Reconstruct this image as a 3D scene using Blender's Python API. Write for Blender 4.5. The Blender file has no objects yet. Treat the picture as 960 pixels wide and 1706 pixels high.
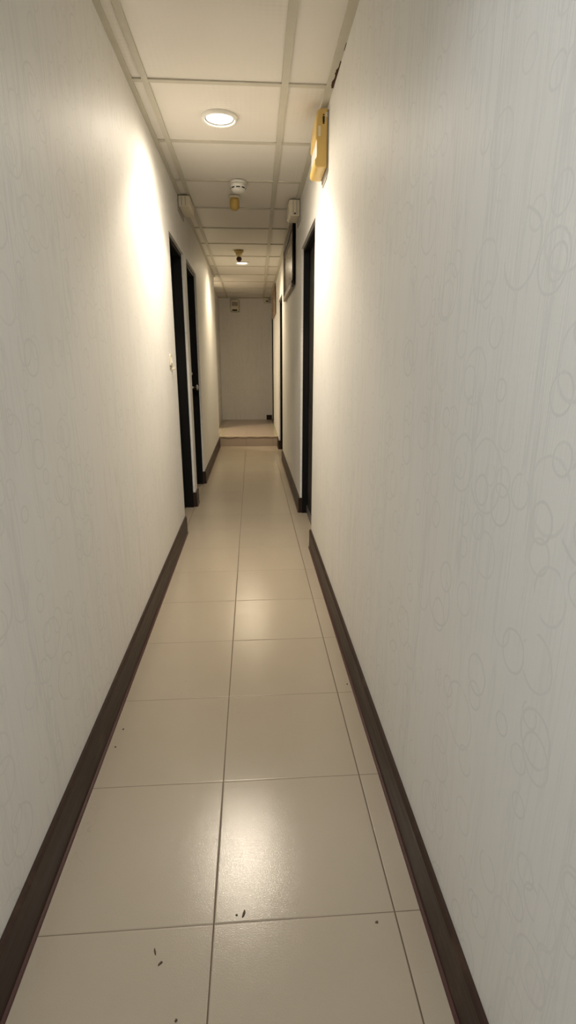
import bpy, bmesh, math, random
from mathutils import Vector, Matrix
S = bpy.context.scene
COL = S.collection
PI = math.pi
rnd = random.Random(7)

# ------------------------------------------------------------------ room
XL, XR = -0.496, 0.371          # corridor wall faces
H = 2.307                       # ceiling height
YB, YE = -2.4, 10.06            # back wall / end wall
YS, ZS = 7.66, 0.142            # raised platform at the far end
WT = 0.16                       # wall thickness
DH = 1.962                      # door opening height
SKH, SKT = 0.124, 0.013         # baseboard
XP = -0.575                     # left wall face beyond the recess
YR0, YR1, XREC = 7.70, 8.65, -2.0

# ------------------------------------------------------------------ helpers
def tag(o, label=None, cat=None, group=None, kind=None):
    if label: o['label'] = label
    if cat: o['category'] = cat
    if group: o['group'] = group
    if kind: o['kind'] = kind
    return o

def empty(name, loc=(0, 0, 0), rz=0.0):
    o = bpy.data.objects.new(name, None)
    o.empty_display_size = 0.05
    COL.objects.link(o)
    o.location = loc
    o.rotation_euler = (0, 0, rz)
    return o

def obj(name, bm, mats, parent=None, smooth=False, bevel=0.0, seg=2, loc=None):
    bmesh.ops.remove_doubles(bm, verts=bm.verts, dist=1e-5)
    bmesh.ops.recalc_face_normals(bm, faces=bm.faces)
    me = bpy.data.meshes.new(name)
    bm.to_mesh(me); bm.free()
    if not isinstance(mats, (list, tuple)): mats = [mats]
    for m in mats: me.materials.append(m)
    if smooth:
        for p in me.polygons: p.use_smooth = True
    o = bpy.data.objects.new(name, me)
    COL.objects.link(o)
    if parent: o.parent = parent
    if loc: o.location = loc
    if bevel:
        b = o.modifiers.new('bevel', 'BEVEL')
        b.width = bevel; b.segments = seg; b.limit_method = 'ANGLE'; b.angle_limit = math.radians(35)
        for p in me.polygons: p.use_smooth = True
        w = o.modifiers.new('wn', 'WEIGHTED_NORMAL'); w.keep_sharp = True
    return o

def box(bm, x0, x1, y0, y1, z0, z1, mi=0):
    v = [bm.verts.new((x, y, z)) for x in (x0, x1) for y in (y0, y1) for z in (z0, z1)]
    fs = [(0, 1, 3, 2), (4, 6, 7, 5), (0, 4, 5, 1), (2, 3, 7, 6), (0, 2, 6, 4), (1, 5, 7, 3)]
    for f in fs:
        fc = bm.faces.new([v[i] for i in f]); fc.material_index = mi
    return v

def prism(bm, pts, axis, a0, a1, mi=0):
    """extrude a closed outline (list of 2D points) along an axis"""
    def P(p, a):
        if axis == 'y': return (p[0], a, p[1])
        if axis == 'x': return (a, p[0], p[1])
        return (p[0], p[1], a)
    A = [bm.verts.new(P(p, a0)) for p in pts]
    B = [bm.verts.new(P(p, a1)) for p in pts]
    n = len(pts)
    bm.faces.new(A).material_index = mi
    bm.faces.new(B[::-1]).material_index = mi
    for i in range(n):
        f = bm.faces.new([A[i], B[i], B[(i + 1) % n], A[(i + 1) % n]]); f.material_index = mi

def lathe(bm, prof, n=32, c=(0, 0, 0), axis='z', mi=0):
    """prof: list of (r, h). closed with caps where r==0"""
    rings = []
    for r, h in prof:
        ring = []
        if r < 1e-6:
            ring = [bm.verts.new(_ax(c, 0, 0, h, axis))] * n
        else:
            for i in range(n):
                a = 2 * PI * i / n
                ring.append(bm.verts.new(_ax(c, r * math.cos(a), r * math.sin(a), h, axis)))
        rings.append(ring)
    for a, b in zip(rings, rings[1:]):
        for i in range(n):
            j = (i + 1) % n
            vs = []
            for v in (a[i], a[j], b[j], b[i]):
                if v not in vs: vs.append(v)
            if len(vs) > 2:
                bm.faces.new(vs).material_index = mi
def _ax(c, u, v, h, axis):
    if axis == 'z': return (c[0] + u, c[1] + v, c[2] + h)
    if axis == 'x': return (c[0] + h, c[1] + u, c[2] + v)
    return (c[0] + u, c[1] + h, c[2] + v)

def rrect(w, h, r, n=5, cx=0.0, cy=0.0):
    pts = []
    for (sx, sy, a0) in ((1, 1, 0), (-1, 1, 90), (-1, -1, 180), (1, -1, 270)):
        for i in range(n + 1):
            a = math.radians(a0 + 90 * i / n)
            pts.append((cx + sx * (w / 2 - r) + r * math.cos(a), cy + sy * (h / 2 - r) + r * math.sin(a)))
    return pts

# ------------------------------------------------------------------ node materials
class N:
    def __init__(s, name):
        s.m = bpy.data.materials.new(name); s.m.use_nodes = True
        s.t = s.m.node_tree; s.b = s.t.nodes['Principled BSDF']
    def n(s, typ, **kw):
        nd = s.t.nodes.new(typ)
        for k, v in kw.items():
            if k in nd.inputs.keys() if isinstance(k, str) else False: nd.inputs[k].default_value = v
            else: setattr(nd, k, v)
        return nd
    def link(s, a, b): s.t.links.new(a, b)
    def val(s, sock, v):
        if hasattr(v, 'is_output') or isinstance(v, bpy.types.NodeSocket): s.link(v, sock)
        else: sock.default_value = v
    def math(s, op, a, b=0.0, c=None, clamp=False):
        nd = s.t.nodes.new('ShaderNodeMath'); nd.operation = op; nd.use_clamp = clamp
        s.val(nd.inputs[0], a); s.val(nd.inputs[1], b)
        if c is not None: s.val(nd.inputs[2], c)
        return nd.outputs[0]
    def maprange(s, v, a, b, c=0.0, d=1.0, smooth=True):
        nd = s.t.nodes.new('ShaderNodeMapRange')
        nd.interpolation_type = 'SMOOTHSTEP' if smooth else 'LINEAR'
        s.val(nd.inputs[0], v)
        for i, q in enumerate((a, b, c, d)): s.val(nd.inputs[i + 1], q)
        return nd.outputs[0]
    def mix(s, f, a, b):
        nd = s.t.nodes.new('ShaderNodeMix'); nd.data_type = 'RGBA'
        s.val(nd.inputs[0], f)
        for i, q in ((6, a), (7, b)):
            if isinstance(q, (tuple, list)): nd.inputs[i].default_value = (*q[:3], 1)
            else: s.link(q, nd.inputs[i])
        return nd.outputs[2]
    def coord(s):
        return s.t.nodes.new('ShaderNodeTexCoord').outputs['Object']
    def sep(s, v):
        nd = s.t.nodes.new('ShaderNodeSeparateXYZ'); s.link(v, nd.inputs[0]); return nd.outputs
    def comb(s, x, y, z):
        nd = s.t.nodes.new('ShaderNodeCombineXYZ')
        for i, q in enumerate((x, y, z)): s.val(nd.inputs[i], q)
        return nd.outputs[0]
    def noise(s, vec, scale, detail=3.0, rough=0.5, dims='3D'):
        nd = s.t.nodes.new('ShaderNodeTexNoise'); nd.noise_dimensions = dims
        s.link(vec, nd.inputs['Vector']); nd.inputs['Scale'].default_value = scale
        nd.inputs['Detail'].default_value = detail; nd.inputs['Roughness'].default_value = rough
        return nd.outputs[0]
    def bump(s, h, strength=0.2, dist=0.001):
        nd = s.t.nodes.new('ShaderNodeBump'); s.val(nd.inputs['Height'], h)
        nd.inputs['Strength'].default_value = strength; nd.inputs['Distance'].default_value = dist
        s.link(nd.outputs[0], s.b.inputs['Normal'])
    def col(s, v):
        if isinstance(v, (tuple, list)): s.b.inputs['Base Color'].default_value = (*v[:3], 1)
        else: s.link(v, s.b.inputs['Base Color'])
    def set(s, **kw):
        for k, v in kw.items(): s.val(s.b.inputs[k.replace('_', ' ')], v)

def plain(name, c, rough=0.5, var=0.08, scale=25.0, spec=0.5, metal=0.0, bump=0.05):
    m = N(name); v = m.coord(); f = m.noise(v, scale, 4)
    m.col(m.mix(f, tuple(q * (1 - var) for q in c), tuple(min(1, q * (1 + var)) for q in c)))
    m.set(Roughness=m.maprange(f, 0.2, 0.8, rough * 0.9, rough * 1.1), Metallic=metal)
    m.b.inputs['Specular IOR Level'].default_value = spec
    if bump: m.bump(m.noise(v, scale * 8, 2), bump, 0.001)
    return m.m

def emis(name, c, s):
    m = N(name); m.col((0.9, 0.9, 0.88))
    m.b.inputs['Emission Color'].default_value = (*c, 1); m.b.inputs['Emission Strength'].default_value = s
    return m.m

def wallpaper(name, plane='yz', c=(0.80, 0.785, 0.745)):
    m = N(name); x, y, z = m.sep(m.coord())
    u = y if plane == 'yz' else x
    # wandering vertical hair lines
    uv = m.comb(u, m.math('MULTIPLY', z, 0.05), 0.0)
    lines = None
    for sc, off, w in ((9.0, 0.0, 0.010), (17.0, 3.7, 0.017), (26.0, 9.1, 0.02)):
        nn = m.noise(m.comb(m.math('ADD', u, off), m.math('MULTIPLY', z, 0.035), off), sc, 3.0, 0.62)
        d = m.math('ABSOLUTE', m.math('SUBTRACT', nn, 0.5))
        l = m.maprange(d, 0.0, w, 1.0, 0.0)
        lines = l if lines is None else m.math('MAXIMUM', lines, l)
    patch = m.maprange(m.noise(m.comb(m.math('MULTIPLY', u, 1.6), m.math('MULTIPLY', z, 0.25), 4.0), 4.0, 1.0), 0.38, 0.62, 0.35, 1.0)
    lines = m.math('MULTIPLY', lines, patch)
    # rings of several sizes
    rings = None
    wob = m.math('MULTIPLY', m.math('SUBTRACT', m.noise(m.comb(u, z, 0.0), 14.0, 2.0), 0.5), 0.10)
    for sc, off, rmin, rmax, thr, w in ((7.2, 0.0, 0.26, 0.42, 0.62, 0.026), (10.5, 5.3, 0.24, 0.40, 0.60, 0.032), (15.0, 2.1, 0.22, 0.38, 0.62, 0.042)):
        vo = m.t.nodes.new('ShaderNodeTexVoronoi'); vo.voronoi_dimensions = '2D'; vo.feature = 'F1'
        m.link(m.comb(m.math('ADD', u, off), m.math('MULTIPLY', m.math('ADD', z, off), 0.92), 0.0), vo.inputs['Vector'])
        vo.inputs['Scale'].default_value = sc; vo.inputs['Randomness'].default_value = 0.85
        sr, sg, sb = m.sep(vo.outputs['Color'])
        rad = m.maprange(sr, 0.0, 1.0, rmin, rmax, False)
        d = m.math('ABSOLUTE', m.math('ADD', m.math('SUBTRACT', vo.outputs['Distance'], rad), wob))
        r = m.math('MULTIPLY', m.maprange(d, w * 0.25, w, 1.0, 0.0), m.math('GREATER_THAN', sg, thr))
        r = m.math('MULTIPLY', r, m.maprange(sb, 0.0, 1.0, 0.6, 1.0, False))
        rings = r if rings is None else m.math('MAXIMUM', rings, r)
    fine = m.noise(m.comb(m.math('MULTIPLY', u, 60.0), m.math('MULTIPLY', z, 1.6), 0.0), 6.0, 3.0, 0.6)
    ink = m.math('MAXIMUM', m.math('MULTIPLY', lines, 0.36), m.math('MULTIPLY', rings, 0.42))
    base = m.mix(fine, tuple(q * 0.955 for q in c), tuple(min(1, q * 1.035) for q in c))
    m.col(m.mix(ink, base, (c[0] * 0.74, c[1] * 0.76, c[2] * 0.77)))
    m.set(Roughness=m.maprange(fine, 0.3, 0.7, 0.46, 0.58))
    m.b.inputs['Specular IOR Level'].default_value = 0.16
    h = m.math('ADD', fine, m.math('MULTIPLY', ink, 0.8))
    m.bump(h, 0.35, 0.0012)
    return m.m

TILE = 0.4; TX0, TY0 = -0.105, 0.842
def floortile(name, c=(0.405, 0.345, 0.262), ty0=TY0, grout=(0.10, 0.065, 0.04), use='xy', rough=0.155, z_off=0.0):
    m = N(name); v = m.coord(); x, y, z = m.sep(v)
    a = m.math('DIVIDE', m.math('SUBTRACT', x, TX0), TILE)
    b = m.math('DIVIDE', m.math('SUBTRACT', y, ty0), TILE)
    def edge(q):
        f = m.math('FRACT', m.math('ADD', q, 20.5))
        return m.math('MULTIPLY', m.math('ABSOLUTE', m.math('SUBTRACT', f, 0.5)), TILE)
    ea, eb = edge(a), edge(b)
    ga = m.maprange(ea, 0.0010, 0.0022, 1.0, 0.0); gb = m.maprange(eb, 0.0006, 0.0015, 1.0, 0.0)
    if use == 'x': gb = 0.0
    g = m.math('MAXIMUM', ga, m.math('MULTIPLY', gb, 0.8) if use != 'x' else 0.0)
    cell = m.comb(m.math('FLOOR', m.math('ADD', a, 20.0)), m.math('FLOOR', m.math('ADD', b, 20.0)), 0.0)
    wn = m.t.nodes.new('ShaderNodeTexWhiteNoise'); wn.noise_dimensions = '2D'; m.link(cell, wn.inputs['Vector'])
    cloud = m.noise(v, 3.2, 5.0, 0.6); spk = m.noise(v, 420.0, 2.0, 0.6)
    tone = m.math('ADD', m.math('MULTIPLY', cloud, 0.7), m.math('MULTIPLY', wn.outputs['Value'], 0.3))
    base = m.mix(tone, tuple(q * 0.93 for q in c), tuple(q * 1.06 for q in c))
    base = m.mix(m.math('MULTIPLY', m.maprange(spk, 0.35, 0.7), 0.10), base, tuple(q * 0.72 for q in c))
    # thin brown scuffs
    sc = m.math('ABSOLUTE', m.math('SUBTRACT', m.noise(m.comb(m.math('MULTIPLY', x, 1.5), y, 0.0), 3.1, 4.0, 0.7), 0.5))
    scm = m.math('MULTIPLY', m.maprange(sc, 0.0, 0.006, 1.0, 0.0), m.maprange(m.noise(v, 2.3, 1.0), 0.52, 0.68, 0.0, 0.16))
    base = m.mix(scm, base, (0.22, 0.15, 0.09))
    m.col(m.mix(g, base, grout))
    m.set(Roughness=m.math('ADD', m.maprange(spk, 0.3, 0.7, rough - 0.03, rough + 0.06), m.math('MULTIPLY', g, 0.4)))
    m.b.inputs['Specular IOR Level'].default_value = 0.40
    chamf = m.math('MINIMUM', m.maprange(ea, 0.0006, 0.004, 0.0, 1.0), m.maprange(eb, 0.0006, 0.004, 0.0, 1.0) if use != 'x' else 1.0)
    h = m.math('ADD', m.math('MULTIPLY', chamf, 1.0), m.math('MULTIPLY', spk, 0.55))
    h = m.math('ADD', h, m.math('MULTIPLY', m.noise(v, 9.0, 2.0), 0.6))
    m.bump(h, 0.35, 0.0011)
    return m.m

def wood(name, c, rough=0.45, worn=None, axis='y', spec=0.22):
    m = N(name); x, y, z = m.sep(m.coord())
    st = m.comb(m.math('MULTIPLY', x, 40), m.math('MULTIPLY', y, 3.0 if axis == 'y' else 60.0), m.math('MULTIPLY', z, 60.0 if axis == 'y' else 3.0))
    g = m.noise(st, 1.2, 5.0, 0.65)
    base = m.mix(g, tuple(q * 0.62 for q in c), tuple(q * 1.4 for q in c))
    if worn:
        w = m.noise(m.comb(x, y, z), 4.5, 5.0, 0.7)
        base = m.mix(m.maprange(w, 0.56, 0.72, 0.0, 0.75), base, worn)
    m.col(base); m.set(Roughness=m.maprange(g, 0.2, 0.8, rough * 0.85, rough * 1.2))
    m.b.inputs['Specular IOR Level'].default_value = spec
    m.bump(g, 0.15, 0.001)
    return m.m

M = {}
M['paper'] = wallpaper('wallpaper_side')
M['paper_end'] = wallpaper('wallpaper_end', 'xz', (0.87, 0.85, 0.82))
M['floor'] = floortile('floor_tile')
M['plat'] = floortile('platform_tile', (0.44, 0.355, 0.29), 7.9, (0.14, 0.10, 0.07), 'x', 0.25)
M['band'] = plain('edge_band_tile', (0.37, 0.33, 0.22), 0.3)
M['skirt'] = wood('dark_skirting', (0.036, 0.021, 0.015), 0.45, (0.080, 0.048, 0.031))
M['bead'] = plain('maroon_bead', (0.060, 0.018, 0.018), 0.4)
M['black'] = wood('black_door', (0.0035, 0.0035, 0.0035), 0.6, None, 'z')
M['blackframe'] = wood('black_frame', (0.004, 0.0035, 0.0035), 0.6, None, 'z')
M['kick'] = plain('grey_kick', (0.10, 0.09, 0.09), 0.4)
M['bar'] = plain('ceiling_bar', (0.56, 0.53, 0.44), 0.5)
M['rust'] = plain('rust', (0.075, 0.028, 0.012), 0.9, 0.3, 60)
M['white'] = plain('white_plastic', (0.78, 0.76, 0.70), 0.4)
M['cream'] = plain('cream_plastic', (0.70, 0.64, 0.50), 0.4)
M['yellow'] = plain('yellowed_plastic', (0.68, 0.47, 0.15), 0.38, 0.06, 14)
M['yellowlt'] = plain('yellowed_plastic_light', (0.74, 0.60, 0.30), 0.35, 0.05, 14)
M['sticker'] = plain('sticker', (0.78, 0.70, 0.52), 0.5)
M['lens'] = plain('frosted_lens', (0.86, 0.86, 0.85), 0.15)
M['dark'] = plain('dark_slot', (0.015, 0.012, 0.010), 0.6)
M['grey'] = plain('grey_plate', (0.42, 0.40, 0.37), 0.5)
M['amber'] = plain('amber_plastic', (0.50, 0.34, 0.09), 0.4)
M['redball'] = plain('dark_red_ball', (0.05, 0.010, 0.008), 0.35)
M['chrome'] = plain('brushed_steel', (0.55, 0.52, 0.48), 0.3, 0.05, 40, 0.5, 0.9)
M['frame'] = wood('picture_frame_black', (0.018, 0.012, 0.010), 0.4)
M['frame2'] = wood('picture_frame_brown', (0.32, 0.23, 0.165), 0.5)
M['rail'] = wood('picture_rail_reflection', (0.40, 0.33, 0.26), 0.45)  # rails of the black frame, reflected light put into their colour
M['mat'] = plain('picture_mat', (0.30, 0.26, 0.22), 0.5)
M['crumb'] = plain('crumb_brown', (0.095, 0.065, 0.04), 0.8, 0.3, 200)
M['glow'] = emis('lamp_glow', (1.0, 0.96, 0.88), 6.0)

def ceiling_tile():
    m = N('ceiling_tile'); v = m.coord(); x, y, z = m.sep(v)
    k = 2 * PI / 0.045
    a = m.math('SINE', m.math('MULTIPLY', m.math('ADD', x, y), k)); b = m.math('SINE', m.math('MULTIPLY', m.math('SUBTRACT', x, y), k))
    d = m.math('MULTIPLY', a, b)
    cl = m.noise(v, 2.0, 3.0)
    c = (0.77, 0.735, 0.67)
    m.col(m.mix(cl, tuple(q * 0.95 for q in c), tuple(q * 1.04 for q in c)))
    m.set(Roughness=0.42)
    amp = m.maprange(m.noise(v, 1.7, 2.0), 0.35, 0.65, 0.2, 1.0)
    m.bump(m.math('MULTIPLY', d, amp), 0.22, 0.0016)
    return m.m
M['ctile'] = ceiling_tile()

def canvas(name, a, b, c):
    m = N(name); v = m.coord()
    n1 = m.noise(v, 5.0, 4.0, 0.6); n2 = m.noise(v, 11.0, 3.0, 0.6)
    q = m.mix(m.maprange(n1, 0.35, 0.65), a, b)
    m.col(m.mix(m.maprange(n2, 0.5, 0.7), q, c)); m.set(Roughness=0.25)
    return m.m
M['canvas'] = canvas('painting', (0.16, 0.12, 0.085), (0.30, 0.25, 0.20), (0.55, 0.53, 0.50))
M['canvas2'] = canvas('painting_brown', (0.30, 0.22, 0.16), (0.36, 0.27, 0.20), (0.44, 0.35, 0.27))

# ------------------------------------------------------------------ walls
def side_wall(name, xf, back, y0, y1, ops, mat):
    """wall with face at x=xf and back at x=back; ops = [(y0,y1,z0,z1)]"""
    ys = sorted({y0, y1, *[q for o in ops for q in o[:2]]})
    zs = sorted({0.0, H, *[q for o in ops for q in o[2:]]})
    bm = bmesh.new()
    def hole(i, j):
        yc, zc = (ys[i] + ys[i + 1]) / 2, (zs[j] + zs[j + 1]) / 2
        return any(o[0] < yc < o[1] and o[2] < zc < o[3] for o in ops)
    ny, nz = len(ys) - 1, len(zs) - 1
    def q(*p): bm.faces.new([bm.verts.new(a) for a in p])
    for i in range(ny):
        for j in range(nz):
            a, b, c, d = ys[i], ys[i + 1], zs[j], zs[j + 1]
            if hole(i, j): continue
            for X in (xf, back): q((X, a, c), (X, b, c), (X, b, d), (X, a, d))
            for (di, dj) in ((1, 0), (-1, 0), (0, 1), (0, -1)):
                ii, jj = i + di, j + dj
                if 0 <= ii < ny and 0 <= jj < nz and not hole(ii, jj): continue
                if di: Y = b if di > 0 else a; q((xf, Y, c), (back, Y, c), (back, Y, d), (xf, Y, d))
                else: Z = d if dj > 0 else c; q((xf, a, Z), (xf, b, Z), (back, b, Z), (back, a, Z))
    o = obj(name, bm, mat)
    return tag(o, kind='structure')

DOORS_L = [(3.585, 4.30, 0.0, DH), (4.452, 5.19, 0.0, DH)]
DOORS_R = [(3.222, 4.06, 0.0, DH), (6.49, 7.33, 0.0, DH), (9.22, 9.98, ZS, 2.125)]
side_wall('wall_left', XL, XL - WT, YB, YR0, DOORS_L, M['paper'])
side_wall('wall_right', XR, XR + WT, YB, YE, DOORS_R, M['paper'])
# recess and stepped wall on the left beyond the corridor wall's end
bm = bmesh.new()
prism(bm, [(XREC - .1, YR0 - .1), (XL - WT - .001, YR0 - .1), (XL - WT - .001, YR0), (XREC, YR0), (XREC, YR1), (XP, YR1), (XP, YE), (XREC - .1, YE)], 'z', 0.0, H)
tag(obj('wall_left_far', bm, M['paper_end']), kind='structure')
bm = bmesh.new(); box(bm, XREC - .1, XR + WT, YE, YE + .12, 0, H)
tag(obj('wall_end', bm, M['paper_end']), kind='structure')
bm = bmesh.new(); box(bm, XL - WT, XR + WT, YB - .12, YB, 0, H)
tag(obj('wall_back', bm, M['paper_end']), kind='structure')

# floor
bm = bmesh.new(); box(bm, XREC - .2, XR + WT + .1, YB - .12, YE + .12, -0.12, 0.0)
tag(obj('floor', bm, M['floor']), kind='structure')

# platform with wavy nosing
bm = bmesh.new()
box(bm, XL, XR, YS, YR0, 0, ZS)
box(bm, XREC, XR, YR0, YR1, 0, ZS)
box(bm, XP, XR, YR1, YE, 0, ZS)
box(bm, XR, XR + 0.13, 9.22, 9.98, 0, ZS)
step = tag(obj('step', bm, M['plat']), kind='structure')
bm = bmesh.new()
n = 64; top = []; bot = []
for i in range(n + 1):
    x = XL + 0.002 + (XR - XL - 0.004) * i / n
    wv = 0.0055 * math.sin(2 * PI * (x - XL) / 0.205) + 0.0015 * math.sin(2 * PI * x / 0.09)
    top.append((x, ZS + 0.003)); bot.append((x, ZS - 0.010 + wv))
prism(bm, top + bot[::-1], 'y', YS - 0.012, YS + 0.02)
obj('nosing', bm, plain('nosing_tile', (0.60, 0.50, 0.38), 0.3), step)
bm = bmesh.new(); box(bm, XP + .001, XP + .05, YR1 + .02, YE - .003, ZS, ZS + .003); box(bm, XL + .001, XL + .05, YS + .03, YR1, ZS, ZS + .003)
box(bm, XR - .05, XR - .001, YS + .03, YE - .1, ZS, ZS + .003)
obj('edge_band', bm, M['band'], step)

# ceiling: recessed square panels in a metal grid
YC0, PC = 2.606, 0.612
def tRx(y): return 0.163 + 0.0095 * (y - 2.6)
def tLx(y): return -0.4225 + 0.001 * (y - 2.6)
bm = bmesh.new()
R = 0.007
ks = list(range(-9, 13))
ylines = [YC0 + k * PC for k in ks]
box(bm, XREC - .1, XR + WT, YB - .12, YE + .12, H + R, H + 0.10, 0)
BW = 0.026
def bar_y(fx, w):
    ys_ = [YB, YE]
    for a, b in zip(ys_, ys_[1:]):
        prism(bm, [(fx(a) - w / 2, a), (fx(a) + w / 2, a), (fx(b) + w / 2, b), (fx(b) - w / 2, b)], 'z', H, H + R + .001, 1)
bar_y(tRx, 0.030); bar_y(tLx, 0.026)
for y in ylines:
    if y < YB or y > YE - .03: continue
    skew = 0.0
    box(bm, XREC if YR0 < y < YR1 else (XP if y > YR1 else XL), XR, y - BW / 2, y + BW / 2, H + .0012, H + R + .001, 1)
box(bm, XL, XL + 0.022, YB, YR0, H - .0015, H + R + .001, 1)
box(bm, XR - 0.032, XR, YB, YE, H - .0015, H + R + .001, 1)
box(bm, XP, XR, YE - 0.022, YE, H - .0010, H + R + .001, 1)
# rust-eaten edge of the wall angle
for (y0, y1, w) in ((2.28, 2.33, .004), (2.40, 2.46, .007), (2.452, 2.485, .012), (2.478, 2.545, .013), (2.54, 2.605, .017)):
    pts = [(XR - .0002, y0)]
    for i in range(7):
        pts.append((XR - w * (0.55 + 0.45 * rnd.random()), y0 + (y1 - y0) * i / 6))
    pts.append((XR - .0002, y1))
    prism(bm, pts, 'z', H - .0024, H - .0014, 2)
tag(obj('ceiling', bm, [M['ctile'], M['bar'], M['rust']]), kind='structure')

# ------------------------------------------------------------------ baseboards
def skirting(name, xf, side, segs, z0=0.0, returns=()):
    """side=+1: stands out towards +x"""
    bm = bmesh.new()
    t = SKT * side
    for (a, b) in segs:
        prism(bm, [(xf, z0 + .001), (xf + t, z0 + .001), (xf + t, z0 + SKH - .006), (xf + t * .55, z0 + SKH), (xf, z0 + SKH)], 'y', a, b, 0)
        pts = [(xf + t, z0 + .0005), (xf + t + side * .006, z0 + .0005), (xf + t + side * .005, z0 + .006), (xf + t, z0 + .009)]
        prism(bm, pts, 'y', a, b, 1)
    for y in returns:          # wraps round the corner into the door reveal, facing the camera
        box(bm, min(xf + t, xf - side * .03), max(xf + t, xf - side * .03), y - SKT, y - .0005, z0 + .001, z0 + SKH, 0)
    return tag(obj(name, bm, [M['skirt'], M['bead']]), kind='structure')
skirting('baseboard_left', XL, 1, [(YB, DOORS_L[0][0]), (DOORS_L[0][1], DOORS_L[1][0]), (DOORS_L[1][1], YS - .013)], 0.0, [DOORS_L[0][1], DOORS_L[1][1]])
skirting('baseboard_right', XR, -1, [(YB, DOORS_R[0][0]), (DOORS_R[0][1], DOORS_R[1][0]), (DOORS_R[1][1], YS - .013)], 0.0, [DOORS_R[0][1], DOORS_R[1][1]])
bm = bmesh.new(); box(bm, XREC + .002, XP - .004, YR1 - .014, YR1, ZS, ZS + .115)
tag(obj('baseboard_recess', bm, M['skirt'], None, bevel=.003), kind='structure')
bm = bmesh.new()
prism(bm, [(XR - .004, YE - .001), (XR - .105, YE - .001), (XR - .105, YE - .018), (XR - .024, YE - .018), (XR - .024, YE - .06), (XR - .004, YE - .06)], 'z', ZS, ZS + .085)
tag(obj('baseboard_end', bm, M['skirt'], None, bevel=.003), kind='structure')

# ------------------------------------------------------------------ doors
def door(idx, xf, side, op, setback, leafd, fw=0.028, extras=None):
    """side: +1 corridor lies towards +x.  setback = depth of plain wall reveal before the frame"""
    y0, y1, z0, z1 = op
    root = empty('door_%d' % idx, (xf - side * leafd, (y0 + y1) / 2, z0)); tag(root, kind='structure')
    def X(d): return -side * (d - leafd)          # depth below the wall face -> local x
    w2 = (y1 - y0) / 2 - .001; hh = z1 - z0 - .001
    bm = bmesh.new()
    a, b = sorted((X(setback), X(WT - .005)))
    fr = bmesh.new()
    box(fr, a, b, -w2, -w2 + fw, 0.001, hh); box(fr, a, b, w2 - fw, w2, 0.001, hh); box(fr, a, b, -w2 + fw, w2 - fw, hh - fw, hh)
    # stop bead behind the leaf
    a2, b2 = sorted((X(leafd + .04), X(WT - .005)))
    box(fr, a2, b2, -w2 + fw, -w2 + fw + .012, .001, hh - fw); box(fr, a2, b2, w2 - fw - .012, w2 - fw, .001, hh - fw)
    obj('door_frame', fr, M['blackframe'], root)
    bm.free(); bm = bmesh.new()
    a, b = sorted((X(leafd), X(leafd + .038)))
    lw = w2 - fw - .003; lh = hh - fw - .004
    box(bm, a, b, -lw, lw, .006, lh)
    fx = X(leafd); o_ = side * .006
    for (pz0, pz1) in ((.18, .86), (1.0, lh - .15)):     # raised panels
        c, d = sorted((fx, fx + o_)); box(bm, c, d, -lw + .12, lw - .12, pz0, pz1)
    leaf = obj('door_leaf', bm, M['black'], root)
    if extras: extras(root, X, lw, side)
    return root

def knob_set(root, X, lw, side):
    bm = bmesh.new(); yl = lw - 0.075
    lathe(bm, [(0, 0), (.024, 0), (.026, side * .008), (.021, side * .013), (.012, side * .015), (.011, side * .022), (0, side * .022)], 24, (X(.085), yl, 1.082), 'x')
    tag(obj('deadbolt', bm, M['chrome'], root, True), 'steel deadbolt cylinder')
    bm = bmesh.new()
    lathe(bm, [(0, 0), (.026, 0), (.027, side * .006), (.012, side * .012), (.010, side * .035), (.018, side * .044), (.026, side * .056), (.024, side * .066), (.012, side * .071), (0, side * .072)], 24, (X(.085), yl, .955), 'x')
    tag(obj('door_knob', bm, M['chrome'], root, True), 'steel round door knob')
def knob_only(root, X, lw, side):
    bm = bmesh.new()
    lathe(bm, [(0, 0), (.026, 0), (.027, side * .006), (.012, side * .010), (.010, side * .018), (.022, side * .026), (.020, side * .036), (0, side * .040)], 24, (X(.085), -lw + 0.07, .95), 'x')
    tag(obj('door_knob', bm, M['chrome'], root, True), 'steel round door knob')
def kick(root, X, lw, side):
    bm = bmesh.new(); a, b = sorted((X(.055), X(.051)))
    box(bm, a, b, -lw + .01, lw - .01, .012, .07)
    tag(obj('kick_strip', bm, M['kick'], root), 'grey kick strip along the bottom')
door(1, XL, 1, DOORS_L[0], 0.018, 0.085, extras=knob_only)
door(2, XL, 1, DOORS_L[1], 0.018, 0.085, extras=knob_set)
door(3, XR, -1, DOORS_R[0], 0.016, 0.055, .022, extras=kick)
door(4, XR, -1, DOORS_R[1], 0.016, 0.085)
door(5, XR, -1, DOORS_R[2], 0.012, 0.085)

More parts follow.
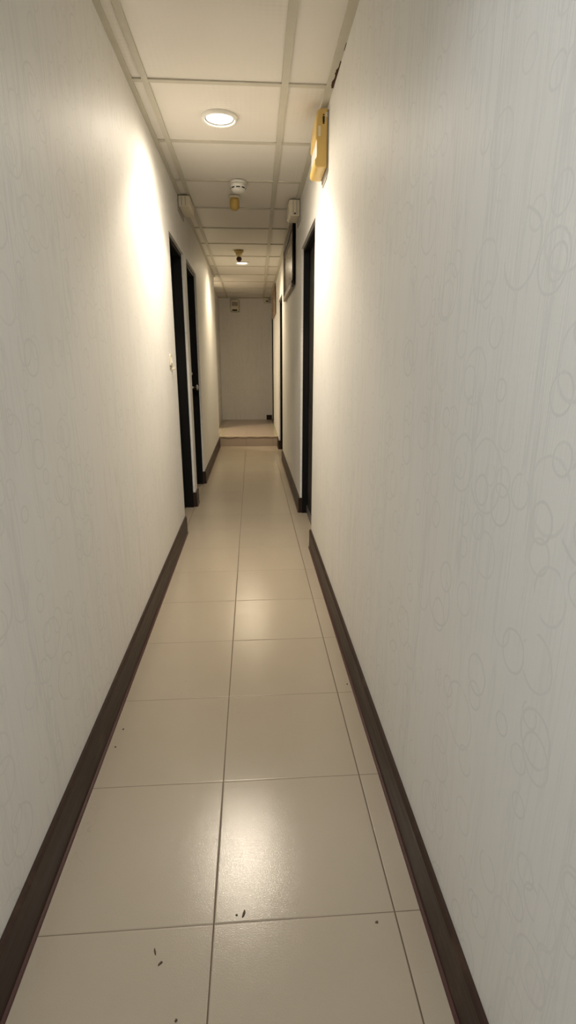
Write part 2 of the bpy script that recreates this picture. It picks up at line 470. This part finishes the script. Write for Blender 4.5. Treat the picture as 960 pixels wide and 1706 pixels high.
# ------------------------------------------------------------------ downlights
LAMPS = []
def downlight(label, loc, r=0.086, ring=M['white']):
    root = empty('downlight', loc); tag(root, label, 'ceiling light', 'recessed downlights along the corridor')
    bm = bmesh.new()
    lathe(bm, [(r - .016, .006), (r - .015, -.004), (r - .009, -.010), (r - .002, -.008), (r, 0.0), (r, .006)], 48)
    obj('trim_ring', bm, ring, root, True)
    bm = bmesh.new(); lathe(bm, [(r - .0155, .0055), (r - .0150, -.002), (r - .0225, .002), (r - .0225, .0055)], 48)
    obj('reflector_rim', bm, M['grey'], root, True)
    bm = bmesh.new(); lathe(bm, [(0, -.0025), (.03, -.0022), (r - .028, -.0005), (r - .0225, .002), (r - .0225, .0055), (0, .0055)], 48)
    obj('diffuser', bm, M['glow'], root, True)
    LAMPS.append(root)
    return root
def spot(root, energy, col, half, blend, rad=0.05):
    l = bpy.data.lights.new('lamp', 'SPOT'); l.energy = energy; l.color = col
    l.spot_size = 2 * math.radians(half); l.spot_blend = blend; l.shadow_soft_size = rad
    o = bpy.data.objects.new('lamp', l); COL.objects.link(o); o.parent = root; o.location = (0, 0, -.016)
    return o
zc = H + 0.0
d1 = downlight('round recessed downlight in the ceiling nearest the viewer, lit white', (-0.133, 2.932, zc))
d2 = downlight('small lit round downlight far down the corridor beyond the red-tipped ceiling sensor', (-0.092, 6.64, zc), .084)
d3 = downlight('added unseen round downlight in the side passage beside the raised platform, brightening the end wall', (-1.15, 8.17, zc))  # added out of view to brighten the end wall
d0 = downlight('round recessed downlight in the ceiling behind the viewpoint', (-0.17, -0.45, zc))
W1, W2, COOL = (1.0, 0.875, 0.71), (1.0, 0.83, 0.58), (0.87, 0.93, 1.0)
E = dict(a1=46, b1=60, a2=14, b2=64, a0=65, e=80)
spot(d1, E['a1'], W1, 60, .30); spot(d1, E['b1'], W1, 88, 1.0)
spot(d2, E['a2'], W2, 60, .30); spot(d2, E['b2'], W2, 88, 1.0)
spot(d0, E['a0'], COOL, 77, .22)
spot(d3, E['e'], W2, 86, .6)

# ------------------------------------------------------------------ smoke detector and two yellowed sensors
root = tag(empty('smoke_detector', (-0.066, 3.83, H)), 'white round smoke detector on the ceiling with a dark vent slot', 'smoke detector')
bm = bmesh.new(); lathe(bm, [(0, .002), (.052, .002), (.054, -.008), (.050, -.014), (0, -.014)], 40); obj('mounting_base', bm, M['white'], root, True)
bm = bmesh.new(); lathe(bm, [(0, -.013), (.050, -.013), (.051, -.028), (.046, -.045), (.034, -.058), (.018, -.062), (0, -.062)], 40); obj('housing', bm, M['white'], root, True)
bm = bmesh.new()
for k in range(8):
    a0 = -PI / 2 + k * PI / 4
    pts = []
    for i in range(7):
        a = a0 - .27 + .54 * i / 6
        pts.append(a)
    A = [bm.verts.new((.0497 * math.cos(a), .0497 * math.sin(a), -.036)) for a in pts]
    B = [bm.verts.new((.0478 * math.cos(a), .0478 * math.sin(a), -.043)) for a in pts]
    C_ = [bm.verts.new((.042 * math.cos(a), .042 * math.sin(a), -.036)) for a in pts]
    D_ = [bm.verts.new((.040 * math.cos(a), .040 * math.sin(a), -.043)) for a in pts]
    for i in range(6):
        bm.faces.new((A[i], A[i + 1], B[i + 1], B[i])); bm.faces.new((C_[i], C_[i + 1], A[i + 1], A[i]))
        bm.faces.new((D_[i], D_[i + 1], B[i + 1], B[i])); bm.faces.new((C_[i], C_[i + 1], D_[i + 1], D_[i]))
    bm.faces.new((A[0], B[0], D_[0], C_[0])); bm.faces.new((A[6], B[6], D_[6], C_[6]))
tag(obj('vent_slot', bm, M['dark'], root), 'ring of dark vent slots')

root = tag(empty('ceiling_sensor', (-0.100, 4.14, H)), 'yellowed cup-shaped sensor hanging from the ceiling just beyond the smoke detector', 'sensor', 'yellowed ceiling sensors')
bm = bmesh.new(); lathe(bm, [(0, .002), (.040, .002), (.042, -.006), (.036, -.012), (0, -.012)], 32); obj('mounting_base', bm, M['cream'], root, True)
bm = bmesh.new(); lathe(bm, [(0, -.011), (.030, -.011), (.033, -.03), (.034, -.06), (.031, -.074), (.020, -.086), (0, -.089)], 32); obj('cap', bm, M['amber'], root, True)
root = tag(empty('ceiling_sensor', (-0.112, 5.98, H)), 'yellow ceiling sensor with a dark red ball tip in front of the far downlight', 'sensor', 'yellowed ceiling sensors')
bm = bmesh.new(); lathe(bm, [(0, .002), (.050, .002), (.052, -.008), (.042, -.016), (0, -.016)], 32); obj('mounting_base', bm, M['amber'], root, True)
bm = bmesh.new(); lathe(bm, [(0, -.015), (.038, -.015), (.036, -.035), (.026, -.052), (.020, -.060), (0, -.060)], 32); obj('cap', bm, M['yellowlt'], root, True)
bm = bmesh.new(); bmesh.ops.create_uvsphere(bm, u_segments=24, v_segments=14, radius=.028, matrix=Matrix.Translation((0, -.004, -.078)))
tag(obj('ball_tip', bm, M['redball'], root, True), 'dark red ball tip')

# ------------------------------------------------------------------ emergency lights
def emergency(name, label, loc, side, L, Hh, D, mats, group=None, vents=True, rz=None):
    """local frame: back at x=0, sticks out along -x (side=-1) or +x; y along the wall; z from the base up"""
    root = tag(empty(name, loc, 0 if rz is None else rz), label, 'emergency light', group)
    s = side
    body, light_, lens, plate = mats
    # body: rounded outline in x-z, extruded along the wall, with a shoulder for the lens
    prof = [(0, 0), (D * .55, 0)]
    for i in range(6): a = -PI / 2 + PI / 2 * i / 5; prof.append((D - .018 + .018 * math.cos(a), .018 + .018 * math.sin(a)))
    prof += [(D, Hh * .13), (D * .86, Hh * .19), (D * .86, Hh * .46), (D * .97, Hh * .50), (D * .90, Hh * .80)]
    for i in range(6): a = PI / 2 * i / 5; prof.append((D * .86 - D * .4 + D * .4 * math.cos(a), Hh - D * .4 + D * .4 * math.sin(a)))
    prof += [(0, Hh)]
    bm = bmesh.new(); prism(bm, [(s * (p[0] + .004), p[1]) for p in prof], 'y', -L / 2, L / 2)
    obj('body', bm, body, root, bevel=min(.007, Hh * .03), seg=3)
    bm = bmesh.new(); a, b = sorted((s * (D * .70), s * (D * .96)))
    box(bm, a, b, -L / 2 + .003, L / 2 - .003, Hh * .19 + .001, Hh * .46 - .001)
    tag(obj('lens', bm, lens, root, bevel=.006, seg=3), 'white frosted lamp lens')
    bm = bmesh.new(); a, b = sorted((0.0005 * s, s * .004))
    prism(bm, [(-L / 2 - .001, Hh * .97), (-L / 2 - .001, -.008), (-L / 2 + .03, -.036), (L / 2 - .03, -.036), (L / 2, -.008), (L / 2, Hh * .97)], 'x', a, b)
    obj('back_plate', bm, plate, root)
    if vents:
        for (z, h_, w) in ((Hh * .885, .006, .006), (Hh * .81, .024, .009), (Hh * .745, .005, .007)):
            bm = bmesh.new(); a, b = sorted((s * (D * .40 - w / 2), s * (D * .40 + w / 2)))
            box(bm, a, b, -L / 2 - .001, -L / 2 + .004, z - h_ / 2, z + h_ / 2)
            obj('socket', bm, M['dark'], root)
        bm = bmesh.new(); a, b = sorted((s * D * .62, s * D * .80)); box(bm, a, b, -L / 2 - .0012, -L / 2 + .002, Hh * .53, Hh * .70)
        tag(obj('sticker', bm, M['sticker'], root), 'pale rectangular sticker')
        bm = bmesh.new(); a, b = sorted((s * D * .10, s * D * .26)); box(bm, a, b, -L / 2 - .0012, -L / 2 + .002, Hh * .85, Hh * .93)
        tag(obj('sticker', bm, M['sticker'], root), 'small pale sticker near the wall')
    return root
emergency('emergency_light', 'large yellowed emergency light high on the right wall, nearest the viewer', (XR, 2.83, 2.048), -1, .20, .236, .060,
          (M['yellow'], M['yellowlt'], M['lens'], M['grey']))

def wallbox(label, loc, side, L, Hh, D, rz=0.0, slot=None):
    root = tag(empty('emergency_light', loc, rz), label, 'emergency light', 'small cream emergency lights')
    s = side
    bm = bmesh.new(); prism(bm, [(s * (.006 + p[0]), p[1]) for p in [(0, 0), (D * .8, 0), (D, Hh * .12), (D, Hh * .88), (D * .85, Hh), (0, Hh)]], 'y', -L / 2, L / 2)
    obj('body', bm, M['cream'], root, bevel=.006)
    bm = bmesh.new(); a, b = sorted((0.0005 * s, s * .007)); box(bm, a, b, -L / 2 - .006, L / 2 + .006, -.03, Hh + .004)
    obj('back_plate', bm, M['grey'], root, bevel=.002)
    bm = bmesh.new()
    for q in (.30, .62):
        a, b = sorted((s * (D * q), s * (D * q + .006))); box(bm, a, b, -L / 2 - .0012, -L / 2 + .002, Hh * .08, Hh * .93)
    obj('groove', bm, M['grey'], root)
    if slot:
        bm = bmesh.new(); a, b = sorted((s * (D * .42), s * (D * .58))); box(bm, a, b, -L / 2 - .0014, -L / 2 + .002, Hh * .10, Hh * .20)
        obj('socket', bm, M['dark'], root)
    return root
wallbox('small cream emergency light at the top of the left wall before the black doorways', (XL, 4.25, 2.232), 1, .28, .070, .082)
wallbox('small cream ribbed emergency light at the top of the right wall, before the framed picture', (XR, 4.25, 2.195), -1, .20, .106, .080, slot=True)

# on the end wall (faces the camera)
root = tag(empty('emergency_light', (-0.283, YE, 2.055)), 'cream emergency light under the ceiling on the far end wall', 'emergency light', 'small cream emergency lights')
bm = bmesh.new(); prism(bm, rrect(.150, .20, .03, 5, 0, .12), 'y', -.065, -.005); obj('body', bm, M['cream'], root, bevel=.008)
bm = bmesh.new(); box(bm, -.055, .055, -.0655, -.05, .115, .19); obj('panel', bm, M['mat'], root, bevel=.003)
bm = bmesh.new(); box(bm, -.048, .040, -.068, -.03, .030, .060); tag(obj('lens', bm, M['dark'], root, bevel=.006), 'dark lower lens')
bm = bmesh.new(); prism(bm, rrect(.162, .212, .02, 4, 0, .12), 'y', -.006, -.0006); obj('back_plate', bm, M['grey'], root)
root = tag(empty('junction_box', (0.285, YE - .1, H)), 'small pale box tucked under the ceiling at the far right corner', 'box')
bm = bmesh.new(); box(bm, -.05, .045, -.05, .05, -.085, 0); obj('housing', bm, M['cream'], root, bevel=.012)
bm = bmesh.new(); box(bm, -.012, .03, -.054, -.04, -.07, -.05); obj('socket', bm, M['dark'], root, bevel=.002)

# ------------------------------------------------------------------ framed pictures on the right wall
def picture(label, y0, y1, z0, z1, fw, d, fm, cm, mm, grp, rm):
    root = tag(empty('framed_picture', (XR - .0015, (y0 + y1) / 2, z0)), label, 'picture', grp)
    w2, h = (y1 - y0) / 2, z1 - z0
    bm = bmesh.new()
    for (a, b, c, e) in ((-w2, -w2 + .15, 0, fw), (-w2, w2, h - fw, h), (-w2, -w2 + fw, fw, h - fw)):
        box(bm, -d, 0, a, b, c, e)
    obj('frame', bm, fm, root, bevel=.004)
    bm = bmesh.new()
    box(bm, -d, 0, -w2 + .1505, w2, 0, fw); box(bm, -d, 0, w2 - fw, w2, fw, h - fw - .0005)
    tag(obj('lower_rail', bm, rm, root, bevel=.003), 'lower and far rail')
    bm = bmesh.new(); q = fw + .035
    for (a, b, c, e) in ((-w2 + fw, w2 - fw, fw, q), (-w2 + fw, w2 - fw, h - q, h - fw), (-w2 + fw, -w2 + q, q, h - q), (w2 - q, w2 - fw, q, h - q)):
        box(bm, -d * .55, -.003, a, b, c, e)
    obj('mount', bm, mm, root)
    bm = bmesh.new(); box(bm, -d * .40, -.003, -w2 + q, w2 - q, q, h - q)
    obj('canvas', bm, cm, root)
    return root
picture('long dark framed picture high on the right wall between the first and second black doorways', 4.56, 5.80, 1.795, 2.272, .042, .026, M['frame'], M['canvas'], M['mat'], 'pictures on the right wall', M['rail'])
picture('dull brown framed picture high on the right wall beyond the second black doorway', 8.02, 9.0, 1.875, 2.285, .05, .02, M['frame2'], M['canvas2'], M['frame2'], 'pictures on the right wall', M['frame2'])

# ------------------------------------------------------------------ light switch and hook on the left wall
root = tag(empty('light_switch', (XL, 3.325, 1.160)), 'cream light switch plate on the left wall beside the first black doorway', 'light switch')
bm = bmesh.new(); prism(bm, rrect(.072, .068, .008, 4, 0, .034), 'x', .0004, .009); obj('plate', bm, M['cream'], root, bevel=.002)
bm = bmesh.new(); prism(bm, [(.009, .014), (.016, .016), (.010, .050), (.009, .052)], 'y', -.016, .004); obj('rocker', bm, M['white'], root, bevel=.001)
bm = bmesh.new(); box(bm, .0085, .0125, .016, .028, .044, .050); obj('indicator', bm, M['grey'], root, bevel=.001)
root = tag(empty('wall_hook', (XL, 3.375, 1.128)), 'small pale hook sticking out of the left wall just under the light switch', 'hook')
bm = bmesh.new(); prism(bm, rrect(.034, .04, .008, 4, 0, .02), 'x', .0004, .006); obj('base', bm, M['cream'], root, bevel=.001)
bm = bmesh.new(); prism(bm, [(.005, .010), (.016, .008), (.021, .012), (.021, .026), (.016, .026), (.015, .018), (.005, .020)], 'y', -.010, .010); obj('peg', bm, M['cream'], root, bevel=.003)

# ------------------------------------------------------------------ crumbs and dirt on the floor
def crumb(label, x, y, L, w, ang, seed):
    r = random.Random(seed); bm = bmesh.new(); n = 9; pts = []
    for i in range(n):
        a = 2 * PI * i / n; k = .65 + .5 * r.random()
        u, v = L / 2 * k * math.cos(a), w / 2 * k * math.sin(a)
        pts.append((u * math.cos(ang) - v * math.sin(ang), u * math.sin(ang) + v * math.cos(ang)))
    A = [bm.verts.new((p[0], p[1], 0.0003)) for p in pts]
    B = [bm.verts.new((p[0] * .7, p[1] * .7, .0022 + .001 * r.random())) for p in pts]
    bm.faces.new(A); bm.faces.new(B)
    for i in range(n): bm.faces.new((A[i], A[(i + 1) % n], B[(i + 1) % n], B[i]))
    o = obj('crumb', bm, M['crumb'], None, loc=(x, y, 0.0))
    return tag(o, label, 'crumb', 'dark crumbs on the floor tiles')
crumb('curled dark crumb lying against the nearest cross joint, right of the middle joint', -.040, .860, .022, .006, 1.2, 1)
crumb('tiny dark speck left of the curled crumb along the nearest cross joint', -.056, .858, .005, .004, 0, 2)
crumb('dark crumb on the near right floor tile close to the narrow cut tile', .250, .822, .009, .006, .3, 3)
crumb('thin brown crumb on the near left floor tile, upper of two', -.223, .795, .020, .004, 1.9, 4)
crumb('thin brown crumb on the near left floor tile, lower of two', -.208, .772, .011, .005, .8, 5)
crumb('round brown speck at the bottom edge of the near left floor tile', -.163, .674, .006, .006, 0, 6)
crumb('dark speck close to the left baseboard, nearer of two', -.455, 1.407, .007, .005, .5, 7)
crumb('dark speck close to the left baseboard, farther of two', -.450, 1.490, .008, .006, 1.0, 8)
crumb('brown speck beside the right baseboard on a narrow cut tile', .340, 1.69, .010, .006, 1.2, 9)

# ------------------------------------------------------------------ world, camera, colour
w = bpy.data.worlds.new('world'); S.world = w; w.use_nodes = True
w.node_tree.nodes['Background'].inputs[0].default_value = (0.02, 0.02, 0.02, 1)
w.node_tree.nodes['Background'].inputs[1].default_value = 0.2
cam = bpy.data.cameras.new('camera'); co = bpy.data.objects.new('camera', cam); COL.objects.link(co)
co.location = (0, 0, 1.1721)
co.rotation_euler = (PI / 2 - 0.2794, 0, -0.0675)
cam.sensor_fit = 'VERTICAL'; cam.sensor_height = 36.0; cam.lens = 860.86 / 1706 * 36.0
cam.clip_start = 0.02; cam.clip_end = 60
S.camera = co
S.view_settings.view_transform = 'Standard'
S.view_settings.look = 'None'
S.view_settings.gamma = 1.0
S.view_settings.use_curve_mapping = False
S.view_settings.exposure = 0.17
